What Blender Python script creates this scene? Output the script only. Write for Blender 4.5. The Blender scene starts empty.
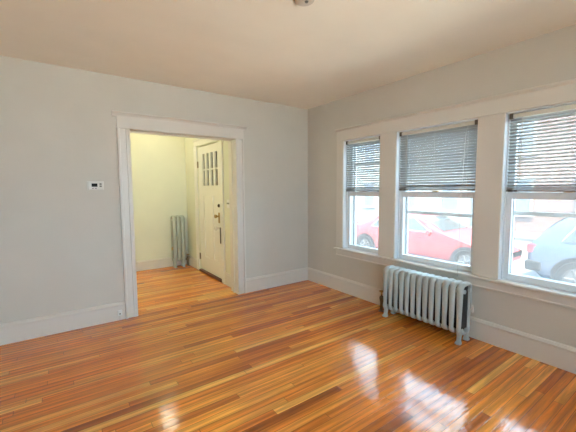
import bpy, bmesh, math, random
from mathutils import Vector, Matrix
random.seed(7)
PI = math.pi
sc = bpy.context.scene
col = sc.collection

# ------------------------------------------------------------------ camera, world, lights, exposure
F_PX, YAW, PITCH, ROLL = 327.15, 0.6214, -0.08257, -0.00608
CAM = Vector((-3.171, -3.905, 1.4124))
cam_d = bpy.data.cameras.new('camera'); cam_d.sensor_width = 36; cam_d.lens = F_PX*36/576
cam_d.clip_start = .02; cam_d.clip_end = 200
cam = bpy.data.objects.new('camera', cam_d); col.objects.link(cam); sc.camera = cam
fw = Vector((math.sin(YAW)*math.cos(PITCH), math.cos(YAW)*math.cos(PITCH), math.sin(PITCH)))
r0 = Vector((math.cos(YAW), -math.sin(YAW), 0)); u0 = r0.cross(fw)
rt = math.cos(ROLL)*r0 + math.sin(ROLL)*u0; up = math.cos(ROLL)*u0 - math.sin(ROLL)*r0
m = Matrix((rt, up, -fw)).transposed().to_4x4(); m.translation = CAM
cam.matrix_world = m

world = bpy.data.worlds.new('sky'); sc.world = world; world.use_nodes = True
bg = world.node_tree.nodes['Background']
bg.inputs[0].default_value = (.58, .81, 1.0, 1); bg.inputs[1].default_value = 11.5

def light(name, kind, loc, energy, color, size):
    d = bpy.data.lights.new(name, kind); d.energy = energy; d.color = color
    if kind == 'POINT': d.shadow_soft_size = size
    o = bpy.data.objects.new(name, d); o.location = loc; col.objects.link(o); return o
HALL_LAMP = (-1.74, 1.62, 2.42)
HALL_FILL = (-3.25, .5, 1.95)
sun = light('sun', 'SUN', (-8, -16, 20), 58, (1, .90, .72), 0)     # high behind this house
sun.data.angle = math.radians(1)
sun.rotation_euler = Vector((-.25, -.45, .86)).to_track_quat('Z', 'Y').to_euler()

vs = sc.view_settings
vs.view_transform = 'Standard'; vs.look = 'None'; vs.exposure = 0.26; vs.gamma = 1; vs.use_curve_mapping = False
sc.cycles.transparent_max_bounces = 32
sc.cycles.max_bounces = 12; sc.cycles.diffuse_bounces = 6

# ------------------------------------------------------------------ materials
def new_mat(name):
    mt = bpy.data.materials.new(name); mt.use_nodes = True
    nt = mt.node_tree; return mt, nt, nt.nodes['Principled BSDF']
def paint(name, c, rough=.5, metal=0, bump=0, bscale=60, var=0, coat=0, spec=.5):
    mt, nt, b = new_mat(name)
    b.inputs['Base Color'].default_value = (*c, 1); b.inputs['Roughness'].default_value = rough
    b.inputs['Metallic'].default_value = metal; b.inputs['Coat Weight'].default_value = coat
    b.inputs['Specular IOR Level'].default_value = spec
    tc = nt.nodes.new('ShaderNodeTexCoord')
    if var:
        n = nt.nodes.new('ShaderNodeTexNoise'); n.inputs['Scale'].default_value = 3; n.inputs['Detail'].default_value = 4
        nt.links.new(tc.outputs['Object'], n.inputs['Vector'])
        r = nt.nodes.new('ShaderNodeValToRGB')
        r.color_ramp.elements[0].position = .3; r.color_ramp.elements[1].position = .7
        r.color_ramp.elements[0].color = (*[x*(1-var) for x in c], 1); r.color_ramp.elements[1].color = (*[min(1, x*(1+var)) for x in c], 1)
        nt.links.new(n.outputs[0], r.inputs[0]); nt.links.new(r.outputs[0], b.inputs['Base Color'])
    if bump:
        n = nt.nodes.new('ShaderNodeTexNoise'); n.inputs['Scale'].default_value = bscale; n.inputs['Detail'].default_value = 3
        nt.links.new(tc.outputs['Object'], n.inputs['Vector'])
        bp = nt.nodes.new('ShaderNodeBump'); bp.inputs['Strength'].default_value = bump; bp.inputs['Distance'].default_value = .004
        nt.links.new(n.outputs[0], bp.inputs['Height']); nt.links.new(bp.outputs[0], b.inputs['Normal'])
    return mt
M = {}
M['wall'] = paint('wall_paint', (.62, .585, .515), .6, bump=.25, bscale=14, var=.02)
M['ceiling'] = paint('ceiling_paint', (.86, .815, .715), .75, bump=.2, bscale=10, var=.02)
M['hallwall'] = paint('hall_wall_paint', (.72, .72, .58), .5, bump=.2, bscale=14, var=.02)
M['trim'] = paint('trim_paint', (.71, .665, .595), .32, bump=.05, bscale=30)
M['door'] = paint('door_paint', (.78, .76, .70), .35, bump=.05, bscale=30)
M['sash'] = paint('sash_paint', (.80, .84, .87), .35)
M['storm'] = paint('storm_aluminium', (.66, .67, .67), .4)
M['slat'] = paint('blind_slat', (.40, .41, .40), .4)
M['rail'] = paint('blind_bottom_rail', (.20, .19, .17), .5)  # dark tone paints in the backlit shade of the rail
M['headrail'] = paint('blind_headrail', (.72, .70, .60), .4)
M['cord'] = paint('blind_cord', (.55, .53, .48), .8)
M['clip'] = paint('blind_clip_brown', (.10, .075, .05), .5)
M['rad'] = paint('radiator_silver_paint', (.46, .50, .49), .42, metal=.12, bump=.12, bscale=50, var=.10)
M['rad2'] = paint('radiator_grey_green_paint', (.42, .45, .39), .4, metal=.3, bump=.3, bscale=50, var=.10)
M['iron'] = paint('bare_dark_iron', (.035, .033, .03), .7, var=.3)  # near-black tone puts the shade between radiator columns into the colour
M['brass'] = paint('aged_brass', (.50, .34, .13), .35, metal=.9, var=.2)
M['valve'] = paint('valve_metal', (.22, .17, .11), .4, metal=.8, var=.3)
M['dark'] = paint('dark_metal', (.03, .028, .025), .4, metal=.5)
M['plastic'] = paint('ivory_plastic', (.70, .68, .62), .4)
M['white'] = paint('white_plastic', (.8, .8, .77), .4)
M['lcd'] = paint('dark_display', (.012, .012, .01), .6, spec=.1)
M['greybtn'] = paint('grey_button', (.12, .115, .10), .5)
M['detector'] = paint('detector_plastic', (.55, .50, .42), .5)
M['threshold'] = paint('threshold_wood', (.11, .025, .015), .35, bump=.2)
M['porcelain'] = paint('porcelain_knob', (.75, .73, .66), .15)
M['strap'] = paint('dark_strap', (.05, .045, .04), .7)
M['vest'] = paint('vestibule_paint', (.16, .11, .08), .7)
M['asphalt'] = paint('asphalt', (.05, .052, .054), .85, bump=.4, bscale=40, var=.15)
M['concrete'] = paint('sidewalk_concrete', (.42, .41, .39), .85, bump=.3, bscale=30, var=.1)
M['redcar'] = paint('red_car_paint', (.11, .006, .008), .45)
M['bluecar'] = paint('blue_grey_car_paint', (.022, .034, .060), .45)
M['carglass'] = paint('car_glass', (.02, .024, .026), .1)
M['tyre'] = paint('tyre_rubber', (.012, .012, .012), .85, spec=.2)
M['rim'] = paint('wheel_rim', (.05, .05, .053), .5, metal=.3)
M['chrome'] = paint('chrome_strip', (.3, .31, .32), .15, metal=1)
M['blacktrim'] = paint('black_car_trim', (.012, .012, .013), .7, spec=.2)
M['lampred'] = paint('tail_lamp_red', (.2, .006, .01), .2)
M['lampclear'] = paint('headlamp_clear', (.12, .12, .13), .15)
M['bglass'] = paint('house_window_glass', (.06, .07, .09), .1)
M['housewhite'] = paint('house_white_trim', (.2, .2, .19), .6)
M['roof'] = paint('roof_slate', (.10, .10, .11), .8, var=.2)

def siding(name, c, rowh, brick=False, c2=None, mortar=None):
    mt, nt, b = new_mat(name)
    tc = nt.nodes.new('ShaderNodeTexCoord'); sx = nt.nodes.new('ShaderNodeSeparateXYZ'); cb = nt.nodes.new('ShaderNodeCombineXYZ')
    nt.links.new(tc.outputs['Object'], sx.inputs[0])
    ad = nt.nodes.new('ShaderNodeMath'); ad.operation = 'ADD'
    nt.links.new(sx.outputs[0], ad.inputs[0]); nt.links.new(sx.outputs[1], ad.inputs[1])
    nt.links.new(ad.outputs[0], cb.inputs[0]); nt.links.new(sx.outputs[2], cb.inputs[1])
    br = nt.nodes.new('ShaderNodeTexBrick')
    br.inputs['Scale'].default_value = 1; br.inputs['Row Height'].default_value = rowh
    br.inputs['Brick Width'].default_value = rowh*3 if brick else 5
    br.inputs['Mortar Size'].default_value = rowh*.1
    br.inputs['Color1'].default_value = (*c, 1); br.inputs['Color2'].default_value = (*(c2 or c), 1)
    br.inputs['Mortar'].default_value = (*(mortar or [x*.6 for x in c]), 1)
    nt.links.new(cb.outputs[0], br.inputs['Vector']); nt.links.new(br.outputs[0], b.inputs['Base Color'])
    b.inputs['Roughness'].default_value = .85
    return mt
M['brick'] = siding('brick_facade', (.075, .04, .034), .075, True, (.10, .052, .044), (.13, .12, .115))
M['clap'] = siding('pale_clapboard', (.15, .153, .15), .12)

def glass_mat(name, veil, tint=.97):
    mt = bpy.data.materials.new(name); mt.use_nodes = True; nt = mt.node_tree; nt.nodes.clear()
    out = nt.nodes.new('ShaderNodeOutputMaterial')
    tr = nt.nodes.new('ShaderNodeBsdfTransparent'); tr.inputs[0].default_value = (tint, tint*1.01, tint*1.01, 1)
    gl = nt.nodes.new('ShaderNodeBsdfGlossy'); gl.inputs['Roughness'].default_value = .03
    fr = nt.nodes.new('ShaderNodeFresnel'); fr.inputs[0].default_value = 1.3
    mx = nt.nodes.new('ShaderNodeMixShader')
    nt.links.new(fr.outputs[0], mx.inputs[0]); nt.links.new(tr.outputs[0], mx.inputs[1]); nt.links.new(gl.outputs[0], mx.inputs[2])
    last = mx
    if veil:
        # pale veil puts the overexposed haze of the view into the storm pane
        tl = nt.nodes.new('ShaderNodeBsdfTranslucent'); tl.inputs[0].default_value = (.92, .94, .97, 1)
        m2 = nt.nodes.new('ShaderNodeMixShader')
        n = nt.nodes.new('ShaderNodeTexNoise'); n.inputs['Scale'].default_value = 6
        tc = nt.nodes.new('ShaderNodeTexCoord'); nt.links.new(tc.outputs['Object'], n.inputs['Vector'])
        mr = nt.nodes.new('ShaderNodeMapRange'); mr.inputs[3].default_value = veil*.85; mr.inputs[4].default_value = veil*1.15
        nt.links.new(n.outputs[0], mr.inputs[0]); nt.links.new(mr.outputs[0], m2.inputs[0])
        nt.links.new(mx.outputs[0], m2.inputs[1]); nt.links.new(tl.outputs[0], m2.inputs[2]); last = m2
    nt.links.new(last.outputs[0], out.inputs[0])
    return mt
M['glass'] = glass_mat('clear_glass', 0)
M['dusty'] = glass_mat('dusty_storm_glass', .04, .88)

def lamp_mat(name, c, s):
    mt, nt, b = new_mat(name)
    b.inputs['Base Color'].default_value = (.9, .88, .8, 1)
    b.inputs['Emission Color'].default_value = (*c, 1); b.inputs['Emission Strength'].default_value = s
    return mt
M['hallglobe'] = lamp_mat('hall_lamp_glow', (1, .95, .72), 22)
M['hallglobeb'] = lamp_mat('hall_lamp_warm_glow', (.95, 1, .68), 42)

def wood_floor():
    mt, nt, b = new_mat('oak_strip_floor')
    N = nt.nodes.new; L = nt.links.new
    def mth(op, a, c=None):
        n = N('ShaderNodeMath'); n.operation = op
        for i, v in enumerate((a, c)):
            if v is None: continue
            if isinstance(v, (int, float)): n.inputs[i].default_value = v
            else: L(v, n.inputs[i])
        return n.outputs[0]
    tc = N('ShaderNodeTexCoord'); sx = N('ShaderNodeSeparateXYZ'); L(tc.outputs['Object'], sx.inputs[0])
    x, y = sx.outputs[0], sx.outputs[1]
    W = .057
    yr = mth('DIVIDE', y, W); row = mth('FLOOR', yr); fy = mth('FRACT', yr)
    wn = N('ShaderNodeTexWhiteNoise'); wn.noise_dimensions = '1D'; L(row, wn.inputs['W'])
    length = mth('ADD', mth('MULTIPLY', wn.outputs['Value'], 1.6), 1.0)
    wn2 = N('ShaderNodeTexWhiteNoise'); wn2.noise_dimensions = '1D'; L(mth('ADD', row, 311.7), wn2.inputs['W'])
    xs = mth('DIVIDE', mth('ADD', x, mth('MULTIPLY', wn2.outputs['Value'], 9)), length)
    pc = mth('FLOOR', xs); fx = mth('FRACT', xs)
    cv = N('ShaderNodeCombineXYZ'); L(row, cv.inputs[0]); L(pc, cv.inputs[1])
    wn3 = N('ShaderNodeTexWhiteNoise'); wn3.noise_dimensions = '2D'; L(cv.outputs[0], wn3.inputs['Vector'])
    rp = N('ShaderNodeValToRGB'); cr = rp.color_ramp
    stops = [(0, (.32, .08, .009)), (.06, (.46, .115, .013)), (.22, (.66, .185, .020)), (.6, (.76, .24, .028)), (.85, (.84, .32, .045)), (1, (.92, .45, .09))]
    while len(cr.elements) < len(stops): cr.elements.new(.5)
    for e, (p, c) in zip(cr.elements, stops): e.position = p; e.color = (*c, 1)
    L(wn3.outputs['Value'], rp.inputs[0])
    # grain: stretched noise, shifted per board
    gv = N('ShaderNodeCombineXYZ')
    L(mth('ADD', mth('MULTIPLY', x, 2.2), mth('MULTIPLY', wn3.outputs['Value'], 37)), gv.inputs[0])
    L(mth('MULTIPLY', y, 42), gv.inputs[1]); L(mth('MULTIPLY', wn3.outputs['Value'], 11), gv.inputs[2])
    gn = N('ShaderNodeTexNoise'); gn.inputs['Scale'].default_value = 1; gn.inputs['Detail'].default_value = 5; gn.inputs['Roughness'].default_value = .65
    gn.inputs['Distortion'].default_value = .6
    L(gv.outputs[0], gn.inputs['Vector'])
    gr = N('ShaderNodeMapRange'); gr.inputs[1].default_value = .3; gr.inputs[2].default_value = .7; gr.inputs[3].default_value = .66; gr.inputs[4].default_value = 1.32
    L(gn.outputs[0], gr.inputs[0])
    # cathedral figure
    wv = N('ShaderNodeTexWave'); wv.wave_type = 'RINGS'; wv.inputs['Scale'].default_value = .8; wv.inputs['Distortion'].default_value = 5; wv.inputs['Detail'].default_value = 2
    gv2 = N('ShaderNodeCombineXYZ')
    L(mth('ADD', mth('MULTIPLY', x, .8), mth('MULTIPLY', wn3.outputs['Value'], 23)), gv2.inputs[0]); L(mth('MULTIPLY', y, 8), gv2.inputs[1])
    L(gv2.outputs[0], wv.inputs['Vector'])
    wr = N('ShaderNodeMapRange'); wr.inputs[3].default_value = .80; wr.inputs[4].default_value = 1.12; L(wv.outputs[1], wr.inputs[0])
    g = mth('MULTIPLY', gr.outputs[0], wr.outputs[0])
    # worn patches
    pn = N('ShaderNodeTexNoise'); pn.inputs['Scale'].default_value = 1.1; pn.inputs['Detail'].default_value = 3; L(tc.outputs['Object'], pn.inputs['Vector'])
    pr = N('ShaderNodeMapRange'); pr.inputs[1].default_value = .35; pr.inputs[2].default_value = .65; pr.inputs[3].default_value = .85; pr.inputs[4].default_value = 1.12; L(pn.outputs[0], pr.inputs[0])
    g = mth('MULTIPLY', g, pr.outputs[0])
    mixc = N('ShaderNodeMix'); mixc.data_type = 'RGBA'; mixc.blend_type = 'MULTIPLY'; mixc.inputs[0].default_value = 1
    L(rp.outputs[0], mixc.inputs[6])
    cc = N('ShaderNodeCombineColor'); [L(g, cc.inputs[i]) for i in range(3)]; L(cc.outputs[0], mixc.inputs[7])
    # joints
    ey = mth('MINIMUM', fy, mth('SUBTRACT', 1, fy))
    ex = mth('MULTIPLY', mth('MINIMUM', fx, mth('SUBTRACT', 1, fx)), mth('DIVIDE', length, W))
    e = mth('MINIMUM', ey, ex)
    jr = N('ShaderNodeMapRange'); jr.inputs[1].default_value = .014; jr.inputs[2].default_value = .04; jr.inputs[3].default_value = .36; jr.inputs[4].default_value = 1; L(e, jr.inputs[0])
    mj = N('ShaderNodeMix'); mj.data_type = 'RGBA'; mj.blend_type = 'MULTIPLY'; mj.inputs[0].default_value = 1
    L(mixc.outputs[2], mj.inputs[6]); cj = N('ShaderNodeCombineColor'); [L(jr.outputs[0], cj.inputs[i]) for i in range(3)]; L(cj.outputs[0], mj.inputs[7])
    L(mj.outputs[2], b.inputs['Base Color'])
    b.inputs['Roughness'].default_value = .10
    b.inputs['IOR'].default_value = 1.62
    # gentle cupping of every board and a wavy varnish
    vn = N('ShaderNodeTexNoise'); vn.inputs['Scale'].default_value = 5; vn.inputs['Detail'].default_value = 2
    L(tc.outputs['Object'], vn.inputs['Vector'])
    # fine brush ripple of the varnish, running with the boards
    rv = N('ShaderNodeCombineXYZ'); L(mth('MULTIPLY', x, 9), rv.inputs[0]); L(mth('MULTIPLY', y, 48), rv.inputs[1])
    rpn = N('ShaderNodeTexNoise'); rpn.inputs['Scale'].default_value = 1; rpn.inputs['Detail'].default_value = 2; L(rv.outputs[0], rpn.inputs['Vector'])
    hgt = mth('ADD', mth('MULTIPLY', jr.outputs[0], .5), mth('ADD', mth('MULTIPLY', vn.outputs[0], 1.2), mth('ADD', mth('MULTIPLY', wn3.outputs['Value'], .35), mth('MULTIPLY', rpn.outputs[0], 1.0))))
    bp = N('ShaderNodeBump'); bp.inputs['Strength'].default_value = .25; bp.inputs['Distance'].default_value = .0035
    L(hgt, bp.inputs['Height']); L(bp.outputs[0], b.inputs['Normal'])
    return mt
M['floor'] = wood_floor()

# ------------------------------------------------------------------ mesh helpers
class MB:
    def __init__(s): s.bm = bmesh.new()
    def box(s, a, b, bev=0):
        x0, x1 = sorted((a[0], b[0])); y0, y1 = sorted((a[1], b[1])); z0, z1 = sorted((a[2], b[2]))
        v = [s.bm.verts.new(p) for p in ((x0,y0,z0),(x1,y0,z0),(x1,y1,z0),(x0,y1,z0),(x0,y0,z1),(x1,y0,z1),(x1,y1,z1),(x0,y1,z1))]
        fs = [s.bm.faces.new([v[i] for i in q]) for q in ((3,2,1,0),(4,5,6,7),(0,1,5,4),(1,2,6,5),(2,3,7,6),(3,0,4,7))]
        if bev:
            es = list({e for f in fs for e in f.edges})
            bmesh.ops.bevel(s.bm, geom=es, offset=bev, segments=2, profile=.5, affect='EDGES')
        return s
    def loft(s, rings, cap=True, closed=False):
        R = [[s.bm.verts.new(p) for p in r] for r in rings]
        n = len(R[0]); k = len(R)
        for i in range(k if closed else k-1):
            a, b = R[i], R[(i+1) % k]
            for j in range(n): s.bm.faces.new((a[j], a[(j+1) % n], b[(j+1) % n], b[j]))
        if cap and not closed:
            s.bm.faces.new(R[0][::-1]); s.bm.faces.new(R[-1])
        return s
    def tube(s, pts, r, n=10, closed=False, cap=True, ry=None, side=None):
        pts = [Vector(p) for p in pts]; k = len(pts); rings = []
        rs = r if isinstance(r, (list, tuple)) else [r]*k
        prev = None
        for i, p in enumerate(pts):
            if closed: t = pts[(i+1) % k] - pts[i-1]
            else: t = pts[min(i+1, k-1)] - pts[max(i-1, 0)]
            t.normalize()
            ref = Vector(side) if side else (prev if prev is not None else (Vector((0,0,1)) if abs(t.z) < .9 else Vector((1,0,0))))
            a = (ref - t*ref.dot(t)).normalized(); b = t.cross(a); prev = a
            q = ry if ry else rs[i]
            rings.append([p + a*math.cos(2*PI*j/n)*rs[i] + b*math.sin(2*PI*j/n)*q for j in range(n)])
        return s.loft(rings, cap, closed)
    def lathe(s, prof, origin, axis='z', n=24):
        o = Vector(origin); rings = []
        ax = {'x': (Vector((1,0,0)), Vector((0,1,0)), Vector((0,0,1))), 'y': (Vector((0,1,0)), Vector((0,0,1)), Vector((1,0,0))), 'z': (Vector((0,0,1)), Vector((1,0,0)), Vector((0,1,0)))}[axis]
        for r, h in prof:
            rings.append([o + ax[0]*h + ax[1]*max(r, 1e-4)*math.cos(2*PI*j/n) + ax[2]*max(r, 1e-4)*math.sin(2*PI*j/n) for j in range(n)])
        return s.loft(rings)
    def prism(s, poly, o, ux, uy, d):
        o, ux, uy, d = map(Vector, (o, ux, uy, d))
        a = [o + ux*p[0] + uy*p[1] for p in poly]
        return s.loft([a, [p + d for p in a]])
    def build(s, name, mat, parent=None, smooth=False, bevel=0, seg=2):
        bmesh.ops.recalc_face_normals(s.bm, faces=s.bm.faces[:])
        me = bpy.data.meshes.new(name); s.bm.to_mesh(me); s.bm.free()
        o = bpy.data.objects.new(name, me); col.objects.link(o); me.materials.append(M[mat] if isinstance(mat, str) else mat)
        if smooth:
            for p in me.polygons: p.use_smooth = True
            me.set_sharp_from_angle(angle=math.radians(42))
        if bevel:
            md = o.modifiers.new('bevel', 'BEVEL'); md.width = bevel; md.segments = seg; md.limit_method = 'ANGLE'
        if parent:
            o.parent = parent
            o.matrix_parent_inverse = Matrix.Translation(parent.location).inverted() if parent.type == 'EMPTY' else Matrix()
        return o
def tag(o, label=None, cat=None, group=None, kind=None):
    for k, v in (('label', label), ('category', cat), ('group', group), ('kind', kind)):
        if v: o[k] = v
    return o
def thing(name, loc, label, cat, group=None):
    o = bpy.data.objects.new(name, None); o.empty_display_size = .1; o.location = loc; col.objects.link(o)
    return tag(o, label, cat, group)
def struct(mb, name, mat, label, cat, **k):
    return tag(mb.build(name, mat, **k), label, cat, kind='structure')
def sroot(name, loc, label, cat):
    return tag(thing(name, loc, label, cat), kind='structure')

# ------------------------------------------------------------------ the shell
H = 2.6
XL, YF = -5.0, -5.2                      # far ends of the room behind the camera
DO = (-2.466, -1.212, 2.062)             # doorway: left, right, top
WINS = [(-1.365, -.765), (-2.455, -1.59), (-3.54, -2.675)]   # y ranges of the three window openings
WZ = (.60, 2.035)
struct(MB().box((XL-.2, YF-.2, -.12), (.25, 2.4, 0)), 'floor', 'floor', 'glossy orange oak strip floor running from room into hall', 'floor')
struct(MB().box((XL-.2, YF-.2, H), (.25, 2.4, H+.12)), 'ceiling', 'ceiling', 'plain warm white plaster ceiling', 'ceiling')
b = MB().box((XL, 0, 0), (DO[0], .2, H)).box((DO[1], 0, 0), (.25, .2, H)).box((DO[0], 0, DO[2]), (DO[1], .2, H))
struct(b, 'wall_back', 'wall', 'pale grey wall with the wide cased doorway', 'wall')
b = MB(); ys = [0.0]
for y0, y1 in WINS: ys += [y1+.02, y0-.02]
ys.append(YF)
for i in range(0, len(ys), 2): b.box((0, ys[i], 0), (.25, ys[i+1], H))
for y0, y1 in WINS:
    b.box((0, y0-.02, 0), (.25, y1+.02, WZ[0]-.02)); b.box((0, y0-.02, WZ[1]+.02), (.25, y1+.02, H))
struct(b, 'wall_right', 'wall', 'wall with the row of three windows above the radiator', 'wall')
struct(MB().box((XL-.2, YF, 0), (XL, .2, H)), 'wall_left', 'wall', 'plain wall at the left end of the room', 'wall')
RW = [(-3.9, -2.8), (-2.4, -1.3)]; RZ = (.6, 2.3)      # two unseen windows added behind the viewpoint for fill daylight
b = MB(); xs = [XL-.2, RW[0][0], RW[0][1], RW[1][0], RW[1][1], .25]
for i in (0, 2, 4): b.box((xs[i], YF-.2, 0), (xs[i+1], YF, H))
for x0, x1 in RW: b.box((x0, YF-.2, 0), (x1, YF, RZ[0])); b.box((x0, YF-.2, RZ[1]), (x1, YF, H))
struct(b, 'wall_front', 'wall', 'wall with two windows behind the viewpoint', 'wall')
# hall
HX, HY, HL = -1.138, 2.2, -3.5
struct(MB().box((HL-.1, HY, 0), (.25, HY+.2, H)), 'wall_hall_back', 'hallwall', 'yellow lit cream wall at the back of the hall', 'wall')
DY0, DY1, DZ = .655, 1.565, 2.125
b = MB().box((HX, .2, 0), (HX+.14, DY0, H)).box((HX, DY1, 0), (HX+.14, HY, H)).box((HX, DY0, DZ), (HX+.14, DY1, H))
struct(b, 'wall_hall_right', 'hallwall', 'cream hall wall holding the entry door', 'wall')
struct(MB().box((HL-.1, .2, 0), (HL, HY, H)), 'wall_hall_left', 'hallwall', 'cream wall at the unseen left end of the hall', 'wall')
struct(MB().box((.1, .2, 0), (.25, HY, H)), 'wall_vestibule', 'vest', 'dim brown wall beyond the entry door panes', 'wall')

# baseboards: profile (distance from wall, height)
BP = [(0, 0), (.022, 0), (.022, .155), (.026, .16), (.026, .172), (.012, .19), (0, .195)]
def baseboard(name, a, bb, nrm, label, scale=1, quarter=True):
    a, bb, nrm = Vector(a), Vector(bb), Vector(nrm)
    m = MB().prism([(p[0], p[1]*scale) for p in BP], a, nrm, (0, 0, 1), bb-a)
    return struct(m, name, 'trim', label, 'baseboard')
baseboard('baseboard_left', (XL, 0, 0), (-2.596, 0, 0), (0, -1, 0), 'white baseboard left of the doorway')
baseboard('baseboard_back', (-1.1, 0, 0), (0, 0, 0), (0, -1, 0), 'white baseboard between doorway and corner')
baseboard('baseboard_right', (0, -.022, 0), (0, YF, 0), (-1, 0, 0), 'white baseboard under the windows behind the radiator')
baseboard('baseboard_hall_back', (HL, HY, 0), (HX, HY, 0), (0, -1, 0), 'cream baseboard along the back of the hall', .9)
b = MB()
for y0, y1 in ((HY-.03, DY1+.12), (DY0-.12, .2)):
    b.prism([(p[0]*.85, p[1]*.92) for p in BP], (HX, y0, 0), (-1, 0, 0), (0, 0, 1), (0, y1-y0, 0))
struct(b, 'baseboard_hall_right', 'trim', 'cream baseboard either side of the entry door', 'baseboard')

# doorway casing
CP = [(0, 0), (0, .017), (.004, .021), (.036, .021), (.042, .015), (.098, .015), (.102, .030), (.120, .030), (.126, .026), (.126, 0)]
t = sroot('trim_1', (-1.84, 0, 0), 'white painted casing around the wide hall doorway', 'door trim')
b = MB().box((DO[0]-.001, -.015, 0), (DO[0]+.002, .205, DO[2])).box((DO[1]-.002, -.015, 0), (DO[1]+.001, .205, DO[2])).box((DO[0]-.001, -.015, DO[2]-.002), (DO[1]+.001, .205, DO[2]+.001))
# door stop strips on the jambs
b.box((DO[0]+.002, .085, 0), (DO[0]+.014, .125, DO[2]-.002)).box((DO[1]-.014, .085, 0), (DO[1]-.002, .125, DO[2]-.002)).box((DO[0]+.014, .085, DO[2]-.014), (DO[1]-.014, .125, DO[2]-.002))
b.build('jamb', 'trim', t)
HB = DO[2] + .0
MB().prism(CP, (DO[0], 0, 0), (-1, 0, 0), (0, -1, 0), (0, 0, HB)).build('side_casing', 'trim', t, bevel=.001)
MB().prism([(p[0]*.89, p[1]) for p in CP], (DO[1], 0, 0), (1, 0, 0), (0, -1, 0), (0, 0, HB)).build('side_casing', 'trim', t, bevel=.001)
b = MB().box((DO[0]-.126, -.024, HB), (DO[1]+.112, 0, 2.185)).box((DO[0]-.132, -.034, HB+.0), (DO[1]+.118, 0, HB+.012))
b.build('head_casing', 'trim', t, bevel=.002)
capp = [(0, 0), (.028, 0), (.030, .008), (.045, .024), (.060, .030), (.060, .042), (.050, .046), (0, .046)]
MB().prism(capp, (DO[0]-.165, 0, 2.185), (0, -1, 0), (0, 0, 1), (DO[1]-DO[0]+.31, 0, 0)).build('cap_moulding', 'trim', t)

# window casing
t = sroot('trim_2', (0, -2.15, .5), 'white painted casing around the row of three windows', 'window trim')
TY0, TY1 = -3.68, -.645
def wcas(y0, y1, z0, z1, nm, th=.02):
    MB().box((-th, y0, z0), (0, y1, z1)).build(nm, 'trim', t, bevel=.003)
wcas(WINS[0][1], TY1, .605, 2.052, 'side_casing'); wcas(TY0, WINS[2][0], .605, 2.052, 'side_casing')
wcas(WINS[1][1], WINS[0][0], .605, 2.052, 'mullion_casing', .018); wcas(WINS[2][1], WINS[1][0], .605, 2.052, 'mullion_casing', .018)
MB().box((-.024, TY0, 2.052), (0, TY1, 2.17)).box((-.03, TY0, 2.045), (0, TY1, 2.055)).build('head_casing', 'trim', t, bevel=.002)
MB().prism([(0, 0), (.026, 0), (.03, .006), (.044, .02), (.044, .03), (.036, .034), (0, .034)], (0, TY0-.03, 2.17), (-1, 0, 0), (0, 0, 1), (0, TY1-TY0+.045, 0)).build('cap_moulding', 'trim', t)
MB().box((-.058, TY0-.03, .578), (.0, TY1+.02, .604)).build('stool', 'trim', t, bevel=.008, seg=3)
MB().box((-.02, TY0, .505), (0, TY1, .578)).box((-.026, TY0, .497), (0, TY1, .512)).build('apron', 'trim', t, bevel=.003)

# windows
STORM = [1.74, 1.135, 1.185]
wl = ['narrow double hung window nearest the room corner', 'wide double hung window behind the radiator', 'double hung window at the right edge facing the blue car']
for i, (y0, y1) in enumerate(WINS):
    z0, z1 = WZ
    w = sroot('window_%d' % (i+1), (.12, (y0+y1)/2, z0), wl[i], 'window')
    b = MB().box((-.004, y0-.02, z0-.02), (.25, y0, z1+.02)).box((-.004, y1, z0-.02), (.25, y1+.02, z1+.02)).box((-.004, y0, z1), (.25, y1, z1+.02)).box((0, y0, z0-.02), (.27, y1, z0))
    for a, c in ((y0, y0+.014), (y1-.014, y1)): b.box((.046, a, z0), (.06, c, z1)).box((.098, a, z0), (.104, c, z1)).box((.142, a, z0), (.16, c, z1))
    b.build('window_frame', 'sash', w, bevel=.0015)
    def sash(nm, x0, x1, za, zb, st, bot, top, pane):
        f = MB().box((x0, y0+.002, za), (x1, y0+st, zb)).box((x0, y1-st, za), (x1, y1-.002, zb)).box((x0, y0+st, za), (x1, y1-st, za+bot)).box((x0, y0+st, zb-top), (x1, y1-st, zb))
        s_ = f.build(nm, 'storm' if nm == 'storm_window' else 'sash', w, bevel=.003)
        xm = (x0+x1)/2
        MB().box((xm-.0015, y0+st-.004, za+bot-.004), (xm+.0015, y1-st+.004, zb-top+.004)).build('pane', pane, s_)
        return s_
    s_ = sash('lower_sash', .062, .097, z0+.002, 1.372, .052, .052, .058, 'glass')
    MB().box((.052, (y0+y1)/2-.03, 1.372), (.09, (y0+y1)/2+.03, 1.386)).build('sash_lock', 'brass', s_, bevel=.004)
    sash('upper_sash', .105, .14, 1.325, z1-.002, .05, .045, .06, 'glass')
    s_ = sash('storm_window', .185, .207, z0+.002, z1-.002, .03, .035, .03, 'dusty')
    MB().box((.178, y0+.03, STORM[i]-.018), (.214, y1-.03, STORM[i]+.018)).build('storm_rail', 'storm', s_, bevel=.003)

for i, (x0, x1) in enumerate(RW):
    w = sroot('window_%d' % (i+4), ((x0+x1)/2, YF-.1, RZ[0]), ('left', 'right')[i] + ' of two tall windows behind the viewpoint', 'window')
    f = MB().box((x0, YF-.15, RZ[0]), (x0+.05, YF-.05, RZ[1])).box((x1-.05, YF-.15, RZ[0]), (x1, YF-.05, RZ[1])).box((x0+.05, YF-.15, RZ[0]), (x1-.05, YF-.05, RZ[0]+.05)).box((x0+.05, YF-.15, RZ[1]-.05), (x1-.05, YF-.05, RZ[1])).box((x0+.05, YF-.13, 1.43), (x1-.05, YF-.07, 1.47)).build('window_frame', 'sash', w, bevel=.003)
    MB().box((x0+.046, YF-.102, RZ[0]+.046), (x1-.046, YF-.098, RZ[1]-.046)).build('pane', 'glass', f)  # pane of the added fill light window

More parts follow.
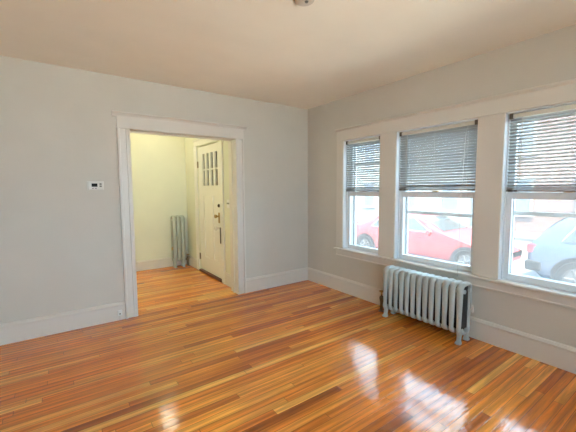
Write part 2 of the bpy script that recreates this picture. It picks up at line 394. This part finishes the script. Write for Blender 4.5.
# entry door in the hall
t = sroot('trim_3', (HX, 1.1, 0), 'cream casing around the entry door', 'door trim')
MB().box((HX-.02, DY0-.115, 0), (HX, DY0-.012, DZ+.012)).box((HX-.027, DY0-.12, 0), (HX, DY0-.103, DZ+.012)).build('side_casing', 'door', t, bevel=.003)
MB().box((HX-.02, DY1+.012, 0), (HX, DY1+.115, DZ+.012)).box((HX-.027, DY1+.103, 0), (HX, DY1+.12, DZ+.012)).build('side_casing', 'door', t, bevel=.003)
MB().box((HX-.022, DY0-.12, DZ+.012), (HX, DY1+.12, DZ+.105)).box((HX-.04, DY0-.14, DZ+.105), (HX, DY1+.14, DZ+.125)).build('head_casing', 'door', t, bevel=.003)
d = sroot('door_1', (HX+.03, 1.11, 0), 'cream entry door with eight small panes over two tall panels', 'door')
dx0, dx1 = HX+.006, HX+.048
pys = [1.325, 1.155, .985, .815]; pw = .047
rows = [(1.475, 1.722), (1.745, 1.992)]
b = MB()
def db(y0, y1, z0, z1): b.box((dx0, y0, z0), (dx1, y1, z1))
db(pys[0]+pw, DY1-.006, .04, DZ-.008); db(DY0+.006, pys[3]-pw, .04, DZ-.008)
yl, yh = pys[3]-pw, pys[0]+pw
db(yl, yh, .04, .275); db(yl, yh, 1.31, rows[0][0]); db(yl, yh, rows[1][1], DZ-.008); db(yl, yh, rows[0][1], rows[1][0])
db(.985, 1.165, .275, 1.31)
for k in range(3): db(pys[k+1]+pw, pys[k]-pw, rows[0][0], rows[0][1]); db(pys[k+1]+pw, pys[k]-pw, rows[1][0], rows[1][1])
b.build('door_frame', 'door', d, bevel=.003)
for ya, yb in ((1.165, yh), (yl, .985)):
    p = MB().box((dx0+.018, ya-.003, .272), (dx0+.03, yb+.003, 1.313))
    p.prism([(0, 0), (.018, 0), (0, .02)], (dx0+.018, ya, .275), (-1, 0, 0), (0, 0, 1), (0, yb-ya, 0))
    p.build('door_panel', 'door', d)
for y in pys:
    for z0, z1 in rows: MB().box((dx0+.02, y-pw-.003, z0-.003), (dx0+.024, y+pw+.003, z1+.003)).build('pane', 'glass', d)
for z in (1.83, .26):
    MB().box((HX-.006, DY1-.014, z-.05), (dx0, DY1+.008, z+.05)).tube([(HX-.008, DY1-.004, z-.055), (HX-.008, DY1-.004, z+.055)], .007).build('hinge', 'valve', d)
MB().lathe([(.0, 0), (.026, 0), (.026, -.012), (.018, -.02), (0, -.022)], (dx0, .735, 1.165), 'x').build('deadbolt', 'dark', d, smooth=True)
b = MB().box((dx0-.006, .712, .90), (dx0, .768, 1.06), .002)
b.build('lock_plate', 'brass', d)
MB().lathe([(0, 0), (.012, 0), (.012, -.03), (.024, -.036), (.030, -.05), (.026, -.066), (0, -.072)], (dx0-.006, .74, 1.005), 'x').build('knob', 'brass', d, smooth=True)
MB().lathe([(0, 0), (.014, 0), (.014, -.03), (.03, -.038), (.036, -.056), (.03, -.074), (0, -.08)], (dx0, .74, .825), 'x').build('knob', 'porcelain', d, smooth=True)
MB().box((HX-.034, .615, .60), (HX-.028, .645, .845), .002).build('strap', 'strap', d)
MB().box((HX-.03, DY0+.002, 0), (HX+.13, DY1-.002, .034)).build('threshold', 'threshold', d, bevel=.006)

# ------------------------------------------------------------------ radiators
def loop_path(x0, x1, z0, z1, r, n=6):
    pts = []
    for cx, cz, a0 in ((x1-r, z1-r, 0), (x0+r, z1-r, 90), (x0+r, z0+r, 180), (x1-r, z0+r, 270)):
        for k in range(n+1):
            a = math.radians(a0 + 90*k/n); pts.append((cx + r*math.cos(a), cz + r*math.sin(a)))
    # extra points on the long straights
    return pts
def radiator(root, n, pitch, D, zt, zb, axis, cols=3, legmat='rad', fat=.30):
    """sections stand along local +u, depth along +v (v=0 at the back), placed by axis=(origin,u,v)"""
    o, u, v = map(Vector, axis)
    P = lambda a, c, z: o + u*a + v*c + Vector((0, 0, z))
    r = .019 if D > .18 else .017
    for k in range(n):
        a = (k+.5)*pitch; b = MB()
        pts = [P(a, c, z) for c, z in loop_path(r+.002, D-r-.002, zb+r, zt-r, .045)]
        # elliptical sweep: wide in depth, pitch*.4 along u
        K = len(pts); rings = []
        for i in range(K):
            tt = (pts[(i+1) % K] - pts[i-1]).normalized(); nn = tt.cross(u).normalized()
            zrel = (pts[i].z - zb)/(zt-zb)
            ru = pitch*(.47 if zrel > .84 or zrel < .12 else fat)
            rings.append([pts[i] + u*ru*math.cos(2*PI*j/12) + nn*r*math.sin(2*PI*j/12) for j in range(12)])
        b.loft(rings, closed=True)
        # hubs that join the sections
        for z in (zt-.075, zb+.045):
            for c in ((.05, D-.05) if z > .3 else (D/2,)):
                b.tube([P(a-pitch*.5+.0005, c, z), P(a+pitch*.5-.0005, c, z)], .02, 10)
        se = b.build('section', legmat, root, smooth=True)
        MB().loft([[P(a + pitch*.30*math.cos(2*PI*j/16), D/2 + (D/2-2*r-.004)*math.sin(2*PI*j/16), z) for j in range(16)] for z in (zb+r*2+.002, zt-r*2-.002)]).build('inner_column', 'iron', se, smooth=True)  # dark filler added so the gaps between columns read as shade
        if k in (0, n-1):
            for c in (.045, D-.045):
                l = MB()
                out = .012 if c > D/2 else -.012
                l.loft([[P(a + du*w, c + off + dv*w*1.1, z) for du, dv in ((-1,-1),(0,-1.25),(1,-1),(1.2,0),(1,1),(0,1.25),(-1,1),(-1.2,0))] for z, w, off in ((0, .021, out*1.6), (.012, .021, out*1.6), (.03, .014, out), (.07, .016, out*.3), (zb+.03, .024, 0), (zb+.06, .020, 0))])
                l.build('leg', legmat, root, smooth=True)
RP = 'ornate'
rad = thing('radiator', (-.18, -2.06, 0), 'long low silver painted cast iron radiator under the windows', 'radiator', None)
RD, PIT, NS = .20, .0672, 13
RY0 = -1.63
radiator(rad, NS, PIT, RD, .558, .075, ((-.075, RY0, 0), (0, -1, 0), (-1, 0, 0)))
def valve(root, P, zh, pipe_to):
    """P(a,c,z): a runs away from the radiator end"""
    b = MB().tube([P(-.005, 0, .13), P(.03, 0, .13), P(.06, 0, .13)], .017, 12).tube([P(.07, 0, .0), P(.07, 0, .10), P(.07, 0, .16)], [.014, .016, .026], 12)
    b.tube([P(.07, 0, .155), P(.07, 0, .175), P(.07, 0, .18), P(.07, 0, .20)], [.026, .022, .012, .009], 12)
    b.tube([P(.07, 0, .0), P(.07, 0, .006), P(.07, 0, .012)], [.03, .03, .018], 14)
    vb = b.build('valve', 'valve', root, smooth=True)
    c = P(.07, 0, zh)
    b = MB().lathe([(0, -.012), (.012, -.012), (.012, -.004), (.026, -.004), (.031, .002), (.026, .008), (.008, .01), (0, .012)], c, 'z', 16).tube([P(.07, 0, .195), P(.07, 0, zh)], .007, 8)
    b.build('valve_handle', 'brass', vb, smooth=True)
valve(rad, lambda a, c, z: Vector((-.165, RY0 + .016 + a*1.0 , z)), .235, 0)
yE = RY0 - NS*PIT
MB().tube([(-.11, yE+.004, .30), (-.11, yE-.012, .30)], .006, 8).tube([(-.11, yE-.014, .275), (-.11, yE-.014, .285), (-.11, yE-.014, .32), (-.11, yE-.014, .345)], [.007, .013, .013, .006], 10).build('air_vent', 'plastic', rad, smooth=True)

rad2 = thing('radiator', (-1.36, 2.02, 0), 'narrow tall radiator in the far corner of the hall', 'radiator', None)
X0 = -1.468
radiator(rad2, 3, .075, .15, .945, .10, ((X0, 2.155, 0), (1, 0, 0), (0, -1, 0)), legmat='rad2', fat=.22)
valve(rad2, lambda a, c, z: Vector((X0+.225+a*.75, 2.06, z)), .21, 0)
MB().tube([(X0+.004, 2.03, .35), (X0-.012, 2.03, .35)], .006, 8).tube([(X0-.014, 2.03, .325), (X0-.014, 2.03, .335), (X0-.014, 2.03, .37), (X0-.014, 2.03, .39)], [.007, .014, .014, .006], 10).build('air_vent', 'brass', rad2, smooth=True)

# ------------------------------------------------------------------ blinds
bl = ['narrow half raised blind in the window nearest the corner', 'wide half raised blind in the window above the radiator', 'half raised blind in the right hand window by the blue car']
BX = .030
for i, (y0, y1) in enumerate(WINS):
    a, c = y0+.012, y1-.02
    B = thing('venetian_blind', (BX, (y0+y1)/2, 1.37), bl[i], 'blind', 'horizontal slat blinds')
    MB().box((BX-.016, a, 1.995), (BX+.016, c, 2.028)).build('headrail', 'headrail', B, bevel=.002)
    zb = (1.375, 1.388, 1.378)[i]
    b = MB(); pitch = .0275; z = 1.982; tilt = math.radians((-26, -42, -24)[i]); hw = .0160
    def slat(z, ang):
        prof = [(-hw, -.0002), (-hw*.5, .0014), (0, .002), (hw*.5, .0014), (hw, -.0002), (hw*.5, .0008), (0, .0013), (-hw*.5, .0008)]
        ca, sa = math.cos(ang), math.sin(ang)
        b.prism([(BX + p*ca - q*sa, z + p*sa + q*ca) for p, q in prof], (0, a+.004, 0), (1, 0, 0), (0, 0, 1), (0, c-a-.008, 0))
    pitch = (z - zb - .05)/round((z - zb - .05)/pitch)
    while z > zb + .045:
        slat(z, tilt); z -= pitch
    for k in range(9): slat(zb + .016 + k*.0028, 0)
    b.build('slats', 'slat', B)
    MB().box((BX-.013, a+.002, zb), (BX+.013, c-.002, zb+.013)).build('bottom_rail', 'rail', B, bevel=.003)
    L = c-a
    for fr in (.10, .5, .90) if L > .7 else (.16, .84):
        y = a + L*fr
        for x in (BX-.0145, BX+.0145):
            MB().tube([(x, y, zb+.006), (x, y, 1.996)], .0009, 5).build('ladder_cord', 'cord', B)
    for y in (a+.02, a+.06, c-.03, c-.075) if L > .7 else (a+.03, c-.04):
        MB().box((BX-.018, y-.012, zb-.003), (BX+.014, y+.012, zb+.014)).build('rail_clip', 'clip', B, bevel=.003)
    for y in (a+.015, c-.015):
        MB().box((BX-.02, y-.014, 1.99), (BX+.018, y+.014, 2.034)).build('mounting_bracket', 'clip', B, bevel=.003)
    if i == 1:
        y = a+.085
        MB().tube([(BX-.018, y, 2.0), (-.03, y, 1.9), (-.075, y+.002, 1.2), (-.078, y+.003, .60)], .0016, 6).build('pull_cord', 'cord', B)
        MB().lathe([(.002, .03), (.006, .02), (.008, 0), (0, -.002)], (-.078, y+.003, .572), 'z', 10).build('tassel', 'cord', B, smooth=True)
    y = c-.10 if L > .7 else c-.06
    MB().tube([(BX-.018, y, 1.998), (BX-.021, y, 1.45)], .003, 6).build('tilt_wand', 'cord', B)

# ------------------------------------------------------------------ small wall things
t = thing('thermostat', (-2.807, 0, 1.457), 'small beige thermostat on the wall left of the doorway', 'thermostat')
MB().box((-2.886, -.006, 1.410), (-2.736, 0, 1.503)).build('back_plate', 'plastic', t, bevel=.003)
MB().box((-2.878, -.030, 1.416), (-2.742, -.006, 1.498)).build('body', 'plastic', t, bevel=.004)
MB().box((-2.848, -.0312, 1.446), (-2.796, -.030, 1.480)).build('display', 'lcd', t)
for z in (1.474, 1.452): MB().box((-2.778, -.032, z-.007), (-2.758, -.030, z+.007)).build('button', 'greybtn', t, bevel=.001)
for x in (-2.838, -2.812): MB().box((x-.008, -.031, 1.426), (x+.008, -.030, 1.432)).build('vent_slot', 'greybtn', t)

t = thing('phone_jack', (-2.648, -.026, .10), 'little white jack box on the baseboard left of the doorway', 'wall jack')
MB().box((-2.672, -.046, .055), (-2.628, -.0262, .115)).build('box', 'white', t, bevel=.004)
MB().box((-2.657, -.05, .070), (-2.643, -.046, .084)).build('socket', 'greybtn', t)
MB().tube([(-2.652, -.036, .056), (-2.652, -.038, .03), (-2.653, -.032, .004)], .0028, 6).build('cable', 'cord', t)

t = thing('light_switch', (HX, .385, 1.205), 'white light switch plate beside the entry door', 'light switch')
MB().box((HX-.008, .335, 1.145), (HX, .435, 1.265)).build('switch_plate', 'white', t, bevel=.003)
for y in (.362, .408): MB().box((HX-.02, y-.006, 1.20), (HX-.008, y+.006, 1.222)).build('toggle', 'greybtn', t, bevel=.002)

t = thing('smoke_detector', (-1.85, -2.245, H), 'round smoke detector on the ceiling', 'smoke detector')
MB().lathe([(0, 0), (.072, 0), (.072, -.012), (.066, -.014), (.062, -.032), (.045, -.042), (0, -.044)], (-1.85, -2.245, H-.0005), 'z', 32).build('body', 'detector', t, smooth=True)
MB().lathe([(0, 0), (.012, 0), (.010, -.005), (0, -.006)], (-1.845, -2.262, H-.0435), 'z', 16).build('test_button', 'greybtn', t, smooth=True)

def ceiling_lamp(loc, label, glow, r, root):
    t = thing('ceiling_light', (loc[0], loc[1], H), label, 'ceiling light')
    MB().lathe([(0, 0), (r*1.02, 0), (r*1.02, -.02), (r*.9, -.03), (0, -.03)], (loc[0], loc[1], H-.0005), 'z', 28).build('base', 'brass', t, smooth=True)
    return t
def glow_shade(t, loc, r, depth, mat):
    prof = [(r*math.cos(a), -.031 - depth*math.sin(a)) for a in [i*PI/2/8 for i in range(9)]]
    MB().lathe([(0, -.031)] + prof, (loc[0], loc[1], H), 'z', 28).build('glass_shade', mat, t, smooth=True)
t = ceiling_lamp(HALL_LAMP, 'glowing glass ceiling light in the hall before the narrow radiator', 'hallglobe', .11, None); glow_shade(t, HALL_LAMP, .11, .08, 'hallglobe')
t = thing('pendant_light', (HALL_FILL[0], HALL_FILL[1], H), 'glowing globe pendant hanging at the left end of the hall', 'pendant light')  # added out of view to even out the hall brightness
MB().lathe([(0, 0), (.06, 0), (.06, -.015), (.02, -.03), (.008, -.035), (.008, -.50), (.03, -.51), (.045, -.54), (0, -.54)], (HALL_FILL[0], HALL_FILL[1], H-.0005), 'z', 20).build('stem', 'brass', t, smooth=True)
MB().lathe([(.12*math.sin(PI*i/14), .12*math.cos(PI*i/14)) for i in range(15)], HALL_FILL, 'z', 24).build('globe', 'hallglobeb', t, smooth=True)

# ------------------------------------------------------------------ outdoors
GZ = -.75
struct(MB().box((-16, -24, GZ-.3), (.25, YF-.2, GZ+.1)), 'garden_ground', 'concrete', 'pale paved yard behind the house', 'ground')
struct(MB().box((.25, -40, GZ-.3), (4.55, 40, GZ+.12)), 'sidewalk', 'concrete', 'pale concrete sidewalk in front of the windows', 'sidewalk')
struct(MB().box((4.55, -40, GZ-.3), (12.2, 40, GZ)), 'street', 'asphalt', 'grey asphalt street outside the windows', 'street')
struct(MB().box((12.2, -40, GZ-.3), (30, 40, GZ+.12)), 'far_sidewalk', 'asphalt', 'pale sidewalk across the street', 'sidewalk')

def interp(tab, s):
    for (a, va), (b_, vb) in zip(tab, tab[1:]):
        if s <= b_: 
            f = (s-a)/(b_-a) if b_ > a else 0; f = max(0, min(1, f)); return va + (vb-va)*f
    return tab[-1][1]
def car(root, yrear, xnear, L, top, beltz, halfw, zbot, paintm, wheels, wr, wins, rearglass, frontglass):
    """car points towards -y; s = distance from the rear bumper"""
    xc = xnear + halfw
    tw = [(0, .86), (.12, .95), (.6, 1), (L-.9, 1), (L-.3, .93), (L, .78)]
    def sec(s, off=0):
        w = halfw*interp(tw, s); tz = interp(top, s); bz = min(beltz, tz-.02)
        zb = zbot + (.12 if s < .15 or s > L-.15 else 0)
        k = max(0, min(1, (tz-beltz)/(.5)))
        pts = [(w*.85, zb), (w*.97, zb+.08), (w, zb+.22), (w, (zb+bz)/2+.12), (w*.985, bz-.08), (w*.955, bz), (w*(.955-.13*k), bz+(tz-bz)*.6), (w*(.955-.25*k)-.02*(1-k), tz-.03*k-.005), (w*(.80-.22*k), tz), (w*.3, tz+.012)]
        return pts
    S = [0, .05, .12, .25] + [.25 + (L-.5)*i/30 for i in range(1, 31)] + [L-.12, L-.05, L]
    rings = []
    for s in S:
        h = sec(s); y = yrear - s
        ring = [(xc - x, y, GZ + z) for x, z in h] + [(xc + x, y, GZ + z) for x, z in h[::-1]]
        rings.append(ring)
    MB().loft(rings).build('body', paintm, root, smooth=True)
    def surf(s, f):          # f: 0 at belt .. 1 at roof edge, on the near side
        h = sec(s); a, c, e = h[5], h[6], h[7]
        z0 = a[1]; zt_ = e[1]; z = z0 + (zt_-z0)*f
        if z <= c[1]: g = (z-z0)/max(1e-4, c[1]-z0); x = a[0] + (c[0]-a[0])*g
        else: g = (z-c[1])/max(1e-4, e[1]-c[1]); x = c[0] + (e[0]-c[0])*g
        return x, z
    for sgn in (-1, 1):
        for poly in wins:
            n = len(poly)
            def pt(s, z, off):
                f = (z-sec(s)[5][1])/max(.05, sec(s)[7][1]-sec(s)[5][1])
                return Vector((xc + sgn*(surf(s, f)[0]+off), yrear-s, GZ+z))
            def grid(off):
                rows = []
                for q in range(5):
                    z = q/4
                    rows.append([pt(poly[0][0] + (poly[1][0]-poly[0][0])*z + k/6*((poly[3][0] + (poly[2][0]-poly[3][0])*z) - (poly[0][0] + (poly[1][0]-poly[0][0])*z)), poly[0][1] + (poly[1][1]-poly[0][1])*z, off) for k in range(7)])
                return rows
            g = grid(.012); m_ = MB(); V = [[m_.bm.verts.new(p) for p in r_] for r_ in g]
            for q in range(4):
                for k in range(6): m_.bm.faces.new((V[q][k], V[q][k+1], V[q+1][k+1], V[q+1][k]))
            win = m_.build('side_window', 'carglass', root)
            md = win.modifiers.new('thick', 'SOLIDIFY'); md.thickness = .01; md.offset = 0
            edge = g[0] + [r_[-1] for r_ in g[1:]] + g[-1][::-1][1:] + [r_[0] for r_ in g[::-1][1:-1]]
            MB().tube([tuple(p) for p in edge], .012, 6, closed=True).build('window_trim', 'chrome', win)
    for nm, (sa, sb) in (('rear_window', rearglass), ('windshield', frontglass)):
        m_ = MB(); V = []
        for q in range(7):
            s = sa + (sb-sa)*q/6; h = sec(s); w = h[8][0]*.98
            V.append([m_.bm.verts.new((xc + w*(k/4-1), yrear-s + 0, GZ + interp(top, s) + .012*(1-abs(k/4-1)) + .014)) for k in range(9)])
        for q in range(6):
            for k in range(8): m_.bm.faces.new((V[q][k], V[q][k+1], V[q+1][k+1], V[q+1][k]))
        g_ = m_.build(nm, 'carglass', root); md = g_.modifiers.new('thick', 'SOLIDIFY'); md.thickness = .01; md.offset = 0
    for s in wheels:
        for sgn in (-1, 1):
            xo = xc + sgn*(halfw+.004); y = yrear-s
            MB().lathe([(wr+.075, -.01), (wr+.075, .006), (0, .008)], (xo - sgn*.002, y, GZ+wr+.01), 'x', 28).build('wheel_arch', 'blacktrim', root)
            w_ = MB().lathe([(wr*.62, -.1), (wr*.96, -.1), (wr, -.07), (wr, .0), (wr*.95, .018), (wr*.64, .02), (wr*.62, .01)], (xo, y, GZ+wr), 'x', 28) if sgn > 0 else MB().lathe([(wr*.62, .1), (wr*.96, .1), (wr, .07), (wr, .0), (wr*.95, -.018), (wr*.64, -.02), (wr*.62, -.01)], (xo, y, GZ+wr), 'x', 28)
            w_ = w_.build('wheel', 'tyre', root, smooth=True)
            r_ = MB().lathe([(wr*.61, 0), (wr*.61, sgn*.022), (wr*.56, sgn*.022), (wr*.54, sgn*.012), (0, sgn*.012)], (xo, y, GZ+wr), 'x', 24)
            for k in range(5):
                a = 2*PI*k/5
                r_.tube([(xo+sgn*.014, y+math.cos(a)*wr*.12, GZ+wr+math.sin(a)*wr*.12), (xo+sgn*.018, y+math.cos(a)*wr*.57, GZ+wr+math.sin(a)*wr*.57)], .028, 6)
            r_.build('rim', 'rim', w_, smooth=True)
    return xc, sec

RC = thing('car', (5.9, 1.4, GZ), 'red sedan parked at the curb, seen through the two left windows', 'car')
top = [(0, .78), (.05, .90), (.3, .97), (.75, 1.0), (1.35, 1.34), (1.75, 1.41), (2.3, 1.41), (2.7, 1.33), (3.0, 1.21), (3.5, .97), (3.95, .84), (4.3, .74), (4.65, .62), (4.8, .52)]
xc, sec = car(RC, 4.15, 5.0, 4.8, top, .93, .88, .22, 'redcar', (.95, 4.15), .32,
    [((1.15, .97), (1.5, 1.30), (2.0, 1.33), (2.0, .97)), ((2.08, .97), (2.08, 1.33), (2.55, 1.30), (3.2, .97))], (.8, 1.32), (2.75, 3.45))
for s in (1.75, 2.85): MB().box((4.985, 4.15-s-.09, GZ+.80), (5.01, 4.15-s+.09, GZ+.83)).build('door_handle', 'redcar', RC, bevel=.006)
MB().lathe([(0, 0), (.06, .01), (.085, .06), (.06, .11), (0, .12)], (4.86, 4.15-3.2, GZ+.98), 'x', 14).build('side_mirror', 'redcar', RC, smooth=True)
MB().box((5.02, 4.145, GZ+.66), (5.35, 4.0, GZ+.80)).build('tail_lamp', 'lampred', RC, bevel=.02)
MB().box((5.03, -.32, GZ+.50), (5.4, -.50, GZ+.60)).build('headlamp', 'lampclear', RC, bevel=.03)
MB().box((4.992, 3.2, GZ+.26), (5.01, -.2, GZ+.30)).build('sill_trim', 'blacktrim', RC, bevel=.004)

SV = thing('car', (5.9, -3.5, GZ), 'grey blue hatchback with a chrome window line, parked ahead of the red car', 'car')
top = [(0, .86), (.04, .98), (.14, 1.10), (.32, 1.34), (.5, 1.50), (.75, 1.565), (1.3, 1.61), (2.2, 1.62), (2.7, 1.55), (3.0, 1.42), (3.7, 1.07), (4.3, .95), (4.6, .80), (4.72, .62)]
xc, sec = car(SV, -1.24, 5.0, 4.72, top, .99, .91, .26, 'bluecar', (.88, 3.72), .36,
    [((.58, 1.07), (.80, 1.42), (1.22, 1.46), (1.12, 1.02)), ((1.18, 1.02), (1.28, 1.47), (1.98, 1.49), (1.98, 1.02)), ((2.05, 1.02), (2.05, 1.49), (2.55, 1.44), (3.25, 1.06))], (.16, .5), (2.85, 3.6))
y = -1.24
MB().box((5.06, y+.012, GZ+.78), (5.34, y-.16, GZ+.96)).build('tail_lamp', 'lampred', SV, bevel=.02)
MB().box((5.02, y+.03, GZ+.40), (6.8, y-.28, GZ+.62)).build('rear_bumper', 'blacktrim', SV, bevel=.04)
for s in (1.75, 2.75): MB().box((4.98, y-s-.09, GZ+.90), (5.01, y-s+.09, GZ+.93)).build('door_handle', 'chrome', SV, bevel=.006)
MB().lathe([(0, 0), (.07, .01), (.095, .07), (.07, .12), (0, .13)], (4.85, y-3.2, GZ+1.06), 'x', 14).build('side_mirror', 'bluecar', SV, smooth=True)
for xx in (5.3, 6.5): MB().tube([(xx, y-.8, GZ+1.60), (xx, y-.9, GZ+1.66), (xx, y-2.1, GZ+1.67), (xx, y-2.2, GZ+1.63)], .015, 8).build('roof_rail', 'chrome', SV, smooth=True)
MB().box((4.982, y-1.2, GZ+.28), (5.02, y-3.4, GZ+.36)).build('sill_trim', 'blacktrim', SV, bevel=.01)

def house(y0, y1, x, h, mat, label, wy, wz, door=None, porch=False):
    t = thing('house', (x+4, (y0+y1)/2, GZ+.12), label, 'house')
    MB().box((x, y0, GZ+.12), (x+8, y1, GZ+h)).build('wall', mat, t)
    MB().box((x-.25, y0-.2, GZ+h), (x+8.2, y1+.2, GZ+h+.25)).build('cornice', 'housewhite', t, bevel=.05)
    MB().prism([(0, 0), (8.4, 0), (4.2, 1.1)], (x-.2, y0-.15, GZ+h+.25), (1, 0, 0), (0, 0, 1), (0, y1-y0+.3, 0)).build('roof', 'roof', t)
    for yy in wy:
        for zz in wz:
            f = MB().box((x-.07, yy-.6, GZ+zz-.08), (x, yy+.6, GZ+zz)).box((x-.05, yy-.55, GZ+zz), (x, yy-.45, GZ+zz+1.6)).box((x-.05, yy+.45, GZ+zz), (x, yy+.55, GZ+zz+1.6)).box((x-.07, yy-.6, GZ+zz+1.6), (x, yy+.6, GZ+zz+1.75)).box((x-.04, yy-.45, GZ+zz+.77), (x, yy+.45, GZ+zz+.83)).build('window', 'housewhite', t)
            MB().box((x-.015, yy-.45, GZ+zz), (x+.0, yy+.45, GZ+zz+1.6)).build('pane', 'bglass', f)
    if door is not None:
        f = MB().box((x-.06, door-.6, GZ+.12), (x, door-.5, GZ+2.4)).box((x-.06, door+.5, GZ+.12), (x, door+.6, GZ+2.4)).box((x-.08, door-.65, GZ+2.4), (x, door+.65, GZ+2.6)).build('door_surround', 'housewhite', t)
        MB().box((x-.03, door-.5, GZ+.12), (x, door+.5, GZ+2.4)).build('door', 'blacktrim', t)
    return t
house(4.2, 13.8, 15.0, 5.6, 'clap', 'pale clapboard house across the street on the left', (5.8, 8.4, 11.6), (.9, 3.6), 10.0)
house(-6.6, 3.6, 14.4, 6.0, 'brick', 'red brick house across the street on the right', (2.2, -.4, -4.8), (.9, 3.7), -2.5)
house(14.6, 26, 15.6, 5.8, 'brick', 'brick house across the street farthest to the left', (16.5, 19.5, 22.5), (.9, 3.6), None)
